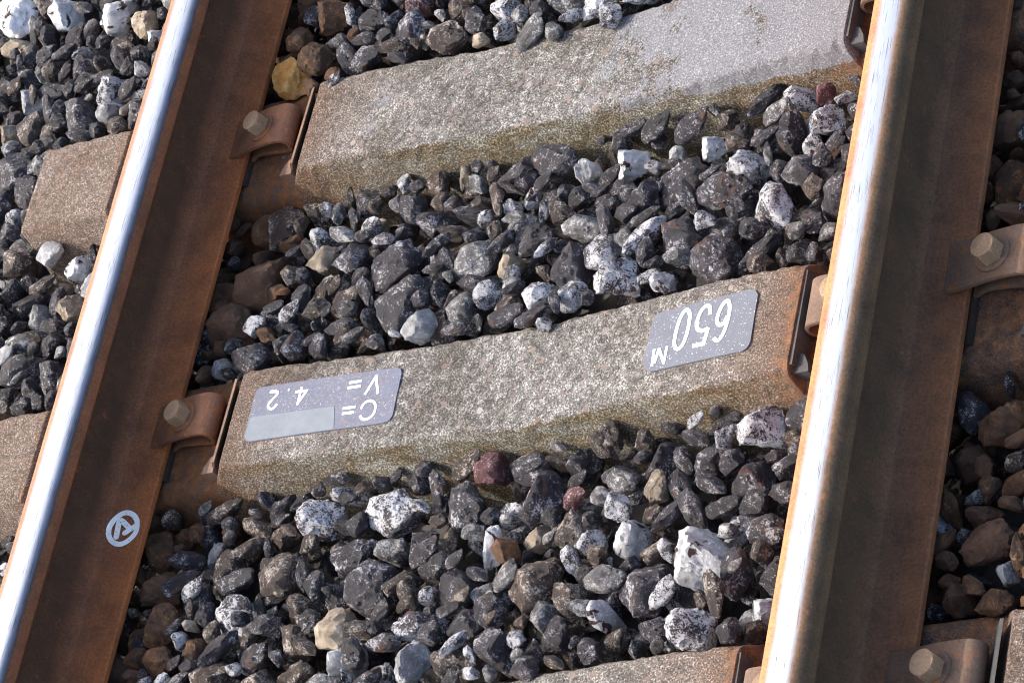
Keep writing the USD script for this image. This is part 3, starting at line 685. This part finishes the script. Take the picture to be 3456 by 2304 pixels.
def stone_shape(seed, axes):
    r = np.random.default_rng(1000 + seed)
    nrm = r.normal(size=(12, 3)); nrm /= np.linalg.norm(nrm, axis=1, keepdims=True)
    off = r.uniform(0.58, 0.95, 12)
    dot = SPH_V @ nrm.T
    rad = np.where(dot > 0.08, off / np.maximum(dot, 0.08), 9.0)
    k = 55.0
    R = -np.log(np.exp(-k * np.minimum(rad, 3)).sum(1) + math.exp(-k * 1.12)) / k
    n1 = meshkit.fbm(SPH_V * 2.2 + seed * 7.3, 3, seed)
    n2 = meshkit.fbm(SPH_V * 6.0 + seed * 3.1, 3, seed + 50)
    R = R * (1 + 0.20 * (n1 - 0.5) + 0.26 * (n2 - 0.5))
    v = SPH_V * R[:, None] * axes
    v -= (v.max(0) + v.min(0)) / 2
    ext = (v.max(0) - v.min(0)).max()
    return v / ext                                                    # longest side = 1


SHAPES = []
for i in range(26):
    r = np.random.default_rng(300 + i)
    SHAPES.append(stone_shape(i, np.array([1.0, r.uniform(0.74, 0.98), r.uniform(0.62, 0.90)])))
for i in range(26, 30):
    SHAPES.append(stone_shape(i, np.array([1.0, 0.48, 0.42])))        # elongated ones
N_SHAPES = len(SHAPES)


def quat_matrix(q):
    w, x, y, z = q
    return np.array([[1 - 2 * (y * y + z * z), 2 * (x * y - z * w), 2 * (x * z + y * w)], [2 * (x * y + z * w), 1 - 2 * (x * x + z * z), 2 * (y * z - x * w)], [2 * (x * z - y * w), 2 * (y * z + x * w), 1 - 2 * (x * x + y * y)]])


G = 0.0045                                                            # cell of the height field
X0, X1, Y0, Y1 = -1.95, 1.45, -1.40, 1.25
NX, NY = int((X1 - X0) / G), int((Y1 - Y0) / G)
gx, gy = X0 + (np.arange(NX) + 0.5) * G, Y0 + (np.arange(NY) + 0.5) * G
GX, GY = np.meshgrid(gx, gy, indexing='ij')
H = FLOOR + 0.02 * (meshkit.fbm(np.stack([GX * 9, GY * 9, GX * 0], -1), 3, 3))
# what already stands there: sleepers and rails
ORDER = sorted(SLEEPERS.values(), key=lambda t: t[0])
for yc, sk in SLEEPERS.values():
    d = np.abs(GY - yc - sk * GX) - half_width(GX)
    zt = top_of(GX)
    zs = np.where(d <= (TOP_Z - zt) / SLOPE, zt, TOP_Z - d * SLOPE)
    H = np.where((np.abs(GX) < 1.2), np.maximum(H, zs), H)
RAILS = np.minimum(np.abs(GX + XC + 0.0045), np.abs(GX - XC - 0.0045)) < 0.0785
UNDER = RAILS & (np.abs(GX) > 0)
# the level wanted for the tops of the stones: low along a sleeper's near face, up to its far neighbour's top
T = np.full_like(H, -0.168)
yb = [(yc + sk * GX) for yc, sk in ORDER]
for a, b in ((1, 2), (0, 1)):                                          # crib between sleeper a (nearer) and b (farther)
    f = np.clip((GY - (yb[a] + 0.10)) / ((yb[b] - 0.15) - (yb[a] + 0.10)), 0, 1)
    lev = -0.150 - 0.040 * f ** 1.2 + 0.016 * np.clip((GX - 0.1) / 0.4, 0, 1) * f
    T = np.where((GY > yb[a]) & (GY <= yb[b]), lev, T)
f = np.clip((GY - (yb[2] + 0.10)) / 0.3, 0, 1)
T = np.where(GY > yb[2], -0.145 - 0.02 * f, T)
T = np.where(GY < yb[0], -0.20, T)
near = np.minimum(np.abs(GX + XC), np.abs(GX - XC))
T -= 0.026 * np.clip((0.175 - near) / 0.08, 0, 1)
T -= 0.012 * np.clip((GX - 0.80) / 0.1, 0, 1)
T = np.where((GX < -1.22), -0.165, T)
T = np.where(RAILS, -0.192, T)
for yc, sk in SLEEPERS.values():
    T = np.where((np.abs(GX) < 1.2) & (np.abs(GY - yc - sk * GX) < half_width(GX) + (TOP_Z - top_of(GX)) / SLOPE - 0.004), -1.0, T)
T += 0.022 * (meshkit.fbm(np.stack([GX * 7, GY * 7, GX * 0 + 2.5], -1), 2, 8) - 0.5)

DENSE = trimesh.creation.icosphere(subdivisions=3)
VAR = []                                                              # (shape, quaternion, matrix)
for i in range(N_SHAPES):
    for j in range(7):
        q = rng.normal(size=4); q /= np.linalg.norm(q)
        VAR.append((i, q, quat_matrix(q)))
_edges = SPH.edges_unique


def footprint(var, size):
    i, q, M = VAR[var]
    v = SHAPES[i] @ M.T * size
    v = np.vstack([v, v[_edges].mean(1)])
    n = int(math.ceil(1.35 * size / G)) + 2
    ij = np.floor(v[:, :2] / G + n / 2).astype(int)
    k = ij[:, 0] * n + ij[:, 1]
    top, bot = np.full(n * n, -9.0), np.full(n * n, 9.0)
    np.maximum.at(top, k, v[:, 2]); np.minimum.at(bot, k, v[:, 2])
    return n, top.reshape(n, n), bot.reshape(n, n)


CACHE = {}
SIZES = [0.032, 0.039, 0.046, 0.053, 0.060, 0.067, 0.074, 0.082, 0.090, 0.098, 0.106, 0.114]


def fp(var, si):
    if (var, si) not in CACHE:
        CACHE[var, si] = footprint(var, SIZES[si])
    return CACHE[var, si]


OWNER = np.full(H.shape, -1, int)
KEYED = np.zeros(H.shape, bool)
STONES = []                                                           # (x, y, z, variant, size, class, key)


def try_place(i0, j0, var, si):
    n, top, bot = fp(var, si)
    a, b = i0 - n // 2, j0 - n // 2
    if a < 0 or b < 0 or a + n > NX or b + n > NY:
        return None
    h = H[a:a + n, b:b + n]
    z = (h - bot).max()
    if (RAILS[a:a + n, b:b + n] & (top + z > -0.183)).any():
        return None
    k = KEYED[a:a + n, b:b + n] & (top + z > h)
    if k.sum() > 0.10 * (top > -9).sum():
        return None
    return z, a, b, n, top, bot, h


def commit(hit, i0, j0, var, si, cls, key=None):
    z, a, b, n, top, bot, h = hit
    z -= 0.0025
    new = top + z
    up = new > h
    H[a:a + n, b:b + n] = np.where(up, new, h)
    OWNER[a:a + n, b:b + n] = np.where(up, len(STONES), OWNER[a:a + n, b:b + n])
    KEYED[a:a + n, b:b + n] |= up & (key is not None)
    STONES.append((X0 + (a + n / 2) * G, Y0 + (b + n / 2) * G, z, var, SIZES[si], cls, key))


def stone_class(x, y):
    d = min(abs(x + XC), abs(x - XC)) - 0.07
    outer_left = x < -XC
    u = rng.random()
    if (x > -XC and d < 0.085 and x < 0) or (x > XC and d < 0.2):    # in the rust that washes off the rail
        if u < 0.80:
            return 'rust' if rng.random() < 0.6 else 'rustblock'
    elif x > -XC and x < 0 and d < 0.2 and u < 0.30:
        return 'rust'
    u = rng.random()
    if outer_left:
        return ('dark_clean' if u < 0.5 else 'dark' if u < 0.68 else 'brown' if u < 0.80 else 'grey' if u < 0.88 else 'white' if u < 0.94 else 'pale' if u < 0.97 else 'tan')
    right = np.clip((x + 0.1) / 0.6, 0, 1)
    return ('dark' if u < 0.40 else 'dark_clean' if u < 0.60 else 'brown' if u < 0.80 - 0.06 * right else 'grey' if u < 0.87 else 'crust' if u < 0.96 + 0.02 * right else 'tan' if u < 0.988 else 'pale' if u < 0.995 else 'red')


SIZE_P = np.array([0.01, 0.03, 0.06, 0.11, 0.17, 0.20, 0.18, 0.12, 0.07, 0.03, 0.02, 0.0]); SIZE_P /= SIZE_P.sum()
MAX_SLOPE_X = 1.2


def fill(target, rounds, tol, tries=5, small=False):
    miss = 0
    for _ in range(rounds):
        deficit = (target - H)
        ok = np.argwhere(deficit > (0.016 if not small else 0.022))
        if len(ok) < 40:
            break
        pick = ok[rng.permutation(len(ok))[:600]]
        for i0, j0 in pick:
            if target[i0, j0] - H[i0, j0] < 0.012:
                continue
            best = None
            for _t in range(tries):
                si = int(rng.choice(12, p=SIZE_P)) if not small else int(rng.integers(0, 3))
                var = int(rng.integers(0, len(VAR)))
                ii, jj = i0 + int(rng.integers(-3, 4)), j0 + int(rng.integers(-3, 4))
                hit = try_place(ii, jj, var, si)
                if hit is None:
                    continue
                topz = hit[0] + hit[4].max()
                over = topz - target[i0, j0]
                if over > tol + 0.1 * SIZES[si]:
                    continue
                score = abs(over) - 0.8 * SIZES[si]
                if best is None or score < best[0]:
                    best = (score, hit, ii, jj, var, si)
            if best:
                _, hit, ii, jj, var, si = best
                x, y = X0 + ii * G, Y0 + jj * G
                commit(hit, ii, jj, var, si, stone_class(x, y))


KEYS = [  # x, y, longest side, kind, label for the stones that stand out
    (-0.622, 0.380, 0.062, 'ochre', 'ochre yellow stone between the left rail and the corner of the farthest sleeper'),
    (-0.558, 0.486, 0.064, 'rust', 'red-brown stone with orange top near the top edge, right of the left rail'),
    (-0.590, -0.017, 0.097, 'rustblock', 'large rust-brown block beside the left rail foot, above the lettered sleeper'),
    (0.448, -0.670, 0.088, 'white', 'large white-crusted stone with dark flecks near the bottom right, largest white one'),
    (0.302, -0.607, 0.052, 'white', 'white angular stone left of the large white one below the lettered sleeper'),
    (0.282, -0.553, 0.040, 'crust', 'small round half-white stone just above the white angular one'),
    (0.036, -0.584, 0.063, 'whitelong', 'narrow upright white stone in the middle of the near crib'),
    (0.293, -0.730, 0.075, 'whitelong', 'long white stone with dark flecks leaning in the near crib'),
    (-0.024, -0.772, 0.059, 'pale', 'pale grey stone at the bottom edge, in the middle of the picture'),
    (0.025, -0.458, 0.051, 'red', 'dark red pointed stone just below the lettered sleeper'),
    (0.510, -0.467, 0.063, 'crust', 'grey stone crusted white, below the right end of the lettered sleeper'),
    (0.524, -0.445, 0.042, 'pale', 'pale grey stone leaning on the face of the lettered sleeper near the right rail'),
    (0.466, -0.757, 0.062, 'crust', 'white and dark streaked stone below the large white one'),
    (0.567, -0.737, 0.046, 'white', 'white rounded stone against the right rail, below the large white stone'),
    (0.399, -0.007, 0.061, 'crust', 'white-faced stone in the middle crib, left of the right rail'),
    (0.312, 0.043, 0.042, 'white', 'small white wedge stone near the face of the farthest sleeper, right part'),
    (0.475, -0.102, 0.066, 'crust', 'dark stone with a big white crust near the right rail, above the 650 M plate'),
    (0.516, 0.047, 0.051, 'crust', 'half-white blocky stone below the right end of the farthest sleeper'),
    (0.155, 0.065, 0.050, 'white', 'bluish white flat stone against the face of the farthest sleeper'),
    (-0.044, 0.042, 0.036, 'white', 'small white slab stone below the middle of the farthest sleeper'),
    (-0.026, -0.084, 0.041, 'tan', 'tan stone in the middle of the crib above the lettered sleeper'),
    (0.134, -0.569, 0.041, 'tan', 'yellow-brown stone in the middle of the near crib'),
    (0.091, -0.589, 0.039, 'rust', 'small brown stone right of the narrow white one'),
    (-0.561, -0.501, 0.041, 'pale', 'pale square stone right of the circled mark'),
    (0.221, 0.077, 0.033, 'white', 'small white stone highest on the face of the farthest sleeper'),
    (-1.454, 0.739, 0.076, 'white', 'big white stone in the top left corner'),
    (-1.319, 0.709, 0.067, 'white', 'white stone second from the top left corner'),
    (-1.161, 0.678, 0.069, 'white', 'long white stone at the top edge, left of the left rail'),
    (-1.038, 0.589, 0.049, 'white', 'white stone touching the left rail head near the top'),
    (-1.364, 0.526, 0.054, 'pale', 'pale stone at the left picture edge, above the sleeper end'),
    (-1.366, 0.455, 0.048, 'tan', 'tan stone at the left picture edge, above the sleeper end'),
    (-1.082, 0.116, 0.049, 'white', 'white stone left of the left rail, below the sleeper end'),
    (-1.277, 0.255, 0.038, 'crust', 'small white-speckled stone left of the sleeper end'),
    (-1.158, 0.040, 0.048, 'pale', 'pale blue-grey stone left of the left rail'),
    (-1.054, 0.030, 0.053, 'tan', 'cream stone against the left rail, left of it'),
    (-1.158, 0.154, 0.052, 'pale', 'pale upright stone below the sleeper end'),
    (-1.101, 0.477, 0.060, 'crust', 'dark stone with white patches left of the left rail'),
    (-1.072, 0.417, 0.049, 'pale', 'pale pointed stone above the sleeper end by the left rail'),
    (0.936, -0.740, 0.061, 'whitelong', 'narrow white stone at the right picture edge'),
    (0.940, -0.760, 0.056, 'pale', 'long pale grey stone above the bottom right clip'),
    (0.309, -0.200, 0.037, 'white', 'small white stone resting at the far edge of the lettered sleeper'),
    (-0.161, -0.200, 0.050, 'pale', 'whitish stone at the far edge of the lettered sleeper, left part'),
    (0.218, -0.164, 0.064, 'crust', 'white-speckled upright stone above the middle of the lettered sleeper'),
    (-0.634, -0.159, 0.041, 'pale', 'grey stone in the gap beside the left rail foot above the lettered sleeper'),
    (-0.313, -0.483, 0.070, 'crust', 'dark stone with white streaks below the C and V plate'),
    (-0.368, -0.573, 0.073, 'brown', None), (0.237, -0.432, 0.047, 'brown', None), (0.132, -0.511, 0.075, 'dark', None), (-0.174, -0.634, 0.084, 'dark', None),
    (0.173, -0.662, 0.080, 'brown', None), (0.359, -0.689, 0.072, 'dark', None), (0.262, 0.006, 0.084, 'dark', None),
    (-0.624, -0.098, 0.086, 'rustblock', None), (-0.629, -0.051, 0.068, 'rust', None), (-0.646, -0.55, 0.063, 'rustblock', None), (-0.646, -0.650, 0.055, 'rust', None),
    (-0.599, -0.648, 0.062, 'rust', None), (-0.564, 0.386, 0.056, 'rust', None), (-0.591, 0.442, 0.045, 'rust', None), (0.900, -0.510, 0.069, 'rust', None),
    (0.850, -0.545, 0.063, 'rustblock', None), (0.902, -0.700, 0.067, 'rustblock', None), (0.379, -0.181, 0.069, 'dark', None), (0.369, -0.052, 0.076, 'dark', None), (0.482, 0.020, 0.070, 'dark', None)]

fill(T - 0.058, 26, 0.006)
for kx, ky, ks, kc, kl in KEYS:
    si = int(np.argmin(np.abs(np.array(SIZES) - 1.14 * ks)))
    i0, j0 = int((kx - X0) / G), int((ky - Y0) / G)
    lo, hi = (26 * 7, 30 * 7) if kc == 'whitelong' else (0, 26 * 7)
    best = None
    for _ in range(60):
        var = int(rng.integers(lo, hi))
        ii, jj = i0 + int(rng.integers(-2, 3)), j0 + int(rng.integers(-2, 3))
        hit = try_place(ii, jj, var, si)
        if hit is None:
            continue
        topz = hit[0] + hit[4].max()
        spread = (hit[4] > -9).sum() * G * G / ks ** 2               # prefers to lie on its broad side
        score = abs(topz - (np.median(T[max(i0 - 6, 0):i0 + 7, max(j0 - 6, 0):j0 + 7]) + 0.020)) - 0.05 * spread
        if best is None or score < best[0]:
            best = (score, hit, ii, jj, var)
    if best:
        _, hit, ii, jj, var = best
        commit(hit, ii, jj, var, si, 'white' if kc == 'whitelong' else kc, kl)
        if kl:                                                        # its neighbours on the open side lie lower
            T = np.where((GX - kx - 0.034) ** 2 + (GY - ky + 0.038) ** 2 < 0.040 ** 2, T - 0.014, T)
fill(T, 40, 0.006, tries=13)
fill(T - 0.004, 12, 0.006, tries=4, small=True)

# how much of each stone the camera sees, to build the 300 largest one by one
pos = np.array([s[:3] for s in STONES])
vis = np.bincount(OWNER[OWNER >= 0], minlength=len(STONES)) * G * G
v = pos - np.array(CAM_POS)
cx, cy, cz = v @ np.array(CAM_RIGHT), v @ np.array(CAM_UP), -(v @ np.array(CAM_BACK))
fx = FOCAL / 36.0
sx, sy = cx / cz * fx, cy / cz * fx
inside = (np.abs(sx) < 0.5) & (np.abs(sy) < 0.5 * 682 / 1024)
for xr in (-XC, XC):                                                   # hidden behind a rail
    t = (xr - pos[:, 0]) / (CAM_POS[0] - pos[:, 0])
    zr = pos[:, 2] + t * (CAM_POS[2] - pos[:, 2])
    inside &= ~((t > 0) & (zr < 0.0))
area = np.where(inside, vis / cz ** 2, 0)
for i, s in enumerate(STONES):
    if s[6] and inside[i]:
        area[i] += 1e3
ranked = np.argsort(-area)
single = [i for i in ranked[:300] if area[i] > 0]
print('stones', len(STONES), 'in view', int((area > 2e-6).sum()), 'single', len(single))

COLOUR = {'dark': 'pale-flecked black slag stone', 'dark_clean': 'dark grey angular stone', 'brown': 'brown angular stone', 'rust': 'rust-stained brown stone', 'rustblock': 'rust-coated brown stone',
          'grey': 'mid grey stone', 'pale': 'pale grey stone', 'white': 'white-crusted stone', 'crust': 'half white-crusted stone', 'ochre': 'ochre stone', 'tan': 'tan stone', 'red': 'dark red stone'}
MARKS = [  # things in view that a label can point from: x, y, z, name
    (-0.709, -0.470, -0.155, 'the circled mark on the rail'), (-0.32, -0.312, -0.15, 'the C and V plate'), (0.40, -0.315, -0.15, 'the 650 M plate'), (-0.62, -0.286, -0.14, 'the clip by the C plate'),
    (-0.62, 0.270, -0.14, "the farthest sleeper's clip"), (0.86, -0.29, -0.14, 'the upper right clip'), (0.86, -0.892, -0.14, 'the bottom right clip'), (-1.19, 0.27, -0.16, "the farthest sleeper's left end"),
    (0.0, -0.232, -0.15, "the lettered sleeper's far edge"), (0.0, -0.40, -0.16, "the lettered sleeper's near face"), (-0.2, 0.16, -0.16, "the farthest sleeper's near face"),
    (-0.2, 0.325, -0.15, "the farthest sleeper's far edge"), (0.30, -0.82, -0.15, "the bottom sleeper's far edge")]
SHORT = {'ochre yellow stone': 'the ochre yellow stone', 'large rust-brown block': 'the large rust-brown block', 'large white-crusted': 'the large white stone', 'narrow upright white': 'the narrow upright white stone',
         'long white stone with dark': 'the long leaning white stone', 'pale grey stone at the bottom': 'the bottom-edge pale stone', 'dark red pointed': 'the dark red pointed stone', 'tan stone in the middle': 'the tan stone in the crib',
         'yellow-brown stone': 'the yellow-brown stone', 'bluish white flat': 'the bluish white flat stone', 'dark stone with a big white crust': 'the big white-crusted dark stone', 'pale square stone': 'the pale square stone',
         'big white stone in the top left': 'the white corner stone', 'long white stone at the top': 'the top-edge white stone', 'cream stone': 'the cream stone', 'narrow white stone at the right': 'the right-edge white stone',
         'white-speckled upright': 'the white-speckled upright stone', 'dark stone with white streaks': 'the white-streaked dark stone', 'half-white blocky': 'the half-white blocky stone', 'white stone left of the left rail': 'the white stone below the sleeper'}
for i in single:
    for start, name in SHORT.items():
        if STONES[i][6] and STONES[i][6].startswith(start):
            MARKS.append((*STONES[i][:3], name))


def on_screen(p):
    p = np.array(p, float) - np.array(CAM_POS)
    return p @ np.array(CAM_RIGHT) / -(p @ np.array(CAM_BACK)), p @ np.array(CAM_UP) / -(p @ np.array(CAM_BACK))


MARK_UV = np.array([on_screen(m[:3]) for m in MARKS])
WAYS = ['right of', 'up and right of', 'above', 'up and left of', 'left of', 'down and left of', 'below', 'down and right of']
NTH = ['nearest', 'second', 'third', 'fourth', 'fifth', 'sixth', 'seventh', 'eighth', 'ninth', 'tenth']
heaps = {}
for i in single:
    if STONES[i][6]:
        continue
    u = np.array(on_screen(STONES[i][:3]))
    d = np.linalg.norm(MARK_UV - u, axis=1)
    k = int(np.argmin(d)); w = u - MARK_UV[k]
    heaps.setdefault((STONES[i][5], k, int(round(math.atan2(w[1], w[0]) / (math.pi / 4))) % 8), []).append((d[k], i))
LABEL = {}
for (cls, k, way), found in heaps.items():
    found.sort()
    for n, (_, i) in enumerate(found):
        LABEL[i] = (NTH[min(n, 9)] + ' ' if len(found) > 1 else '') + f"{COLOUR[cls]} {WAYS[way]} {MARKS[k][3]}"


# the shapes, once for every look, as class prims; single stones refer to them
UsdGeom.Scope.Define(stage, '/World/Looks')
cls_root = stage.CreateClassPrim('/World/stone_kinds')
PROTO = {}


def proto(shape, cls):
    if (shape, cls) not in PROTO:
        path = f"/World/stone_kinds/{cls}_{shape:02d}"
        usdkit.mesh(stage, path, (SHAPES[shape], SPH_F), STONE_LOOKS[cls], smooth=22)
        PROTO[shape, cls] = path
    return PROTO[shape, cls]


for i in single:
    x, y, z, var, size, cls, kl = STONES[i]
    sh, q, M = VAR[var]
    p = stage.DefinePrim(numbered('/World/ballast_stone'), 'Mesh')
    p.GetReferences().AddInternalReference(proto(sh, cls))
    xf = UsdGeom.Xformable(p)
    xf.AddTranslateOp().Set(Gf.Vec3d(float(x), float(y), float(z + ZO)))
    xf.AddOrientOp().Set(Gf.Quatf(*map(float, q)))
    xf.AddScaleOp().Set(Gf.Vec3f(float(size)))
    if kl:
        tag(p, kl, 'stone')
    else:
        tag(p, LABEL[i], 'stone', COLOUR[cls].replace('stone', 'stones') + ' of the ballast')

rest = [i for i in range(len(STONES)) if i not in set(single) and vis[i] > 3e-5]
pi = UsdGeom.PointInstancer.Define(stage, '/World/ballast')
tag(pi.GetPrim(), 'dark crushed stone ballast filling the track between and beside the sleepers', 'ballast', kind='stuff')
keys = sorted({(VAR[STONES[i][3]][0], STONES[i][5]) for i in rest})
kid = {}
for k, (sh, cls) in enumerate(keys):
    path = f"/World/ballast/stones/{cls}_{sh:02d}"
    usdkit.mesh(stage, path, (SHAPES[sh], SPH_F), STONE_LOOKS[cls], smooth=22)
    kid[sh, cls] = k
    pi.CreatePrototypesRel().AddTarget(path)
pi.CreateProtoIndicesAttr(Vt.IntArray([kid[VAR[STONES[i][3]][0], STONES[i][5]] for i in rest]))
pi.CreatePositionsAttr(Vt.Vec3fArray([Gf.Vec3f(float(STONES[i][0]), float(STONES[i][1]), float(STONES[i][2] + ZO)) for i in rest]))
pi.CreateOrientationsAttr(Vt.QuathArray([Gf.Quath(*map(float, VAR[STONES[i][3]][1])) for i in rest]))
pi.CreateScalesAttr(Vt.Vec3fArray([Gf.Vec3f(float(STONES[i][4])) for i in rest]))
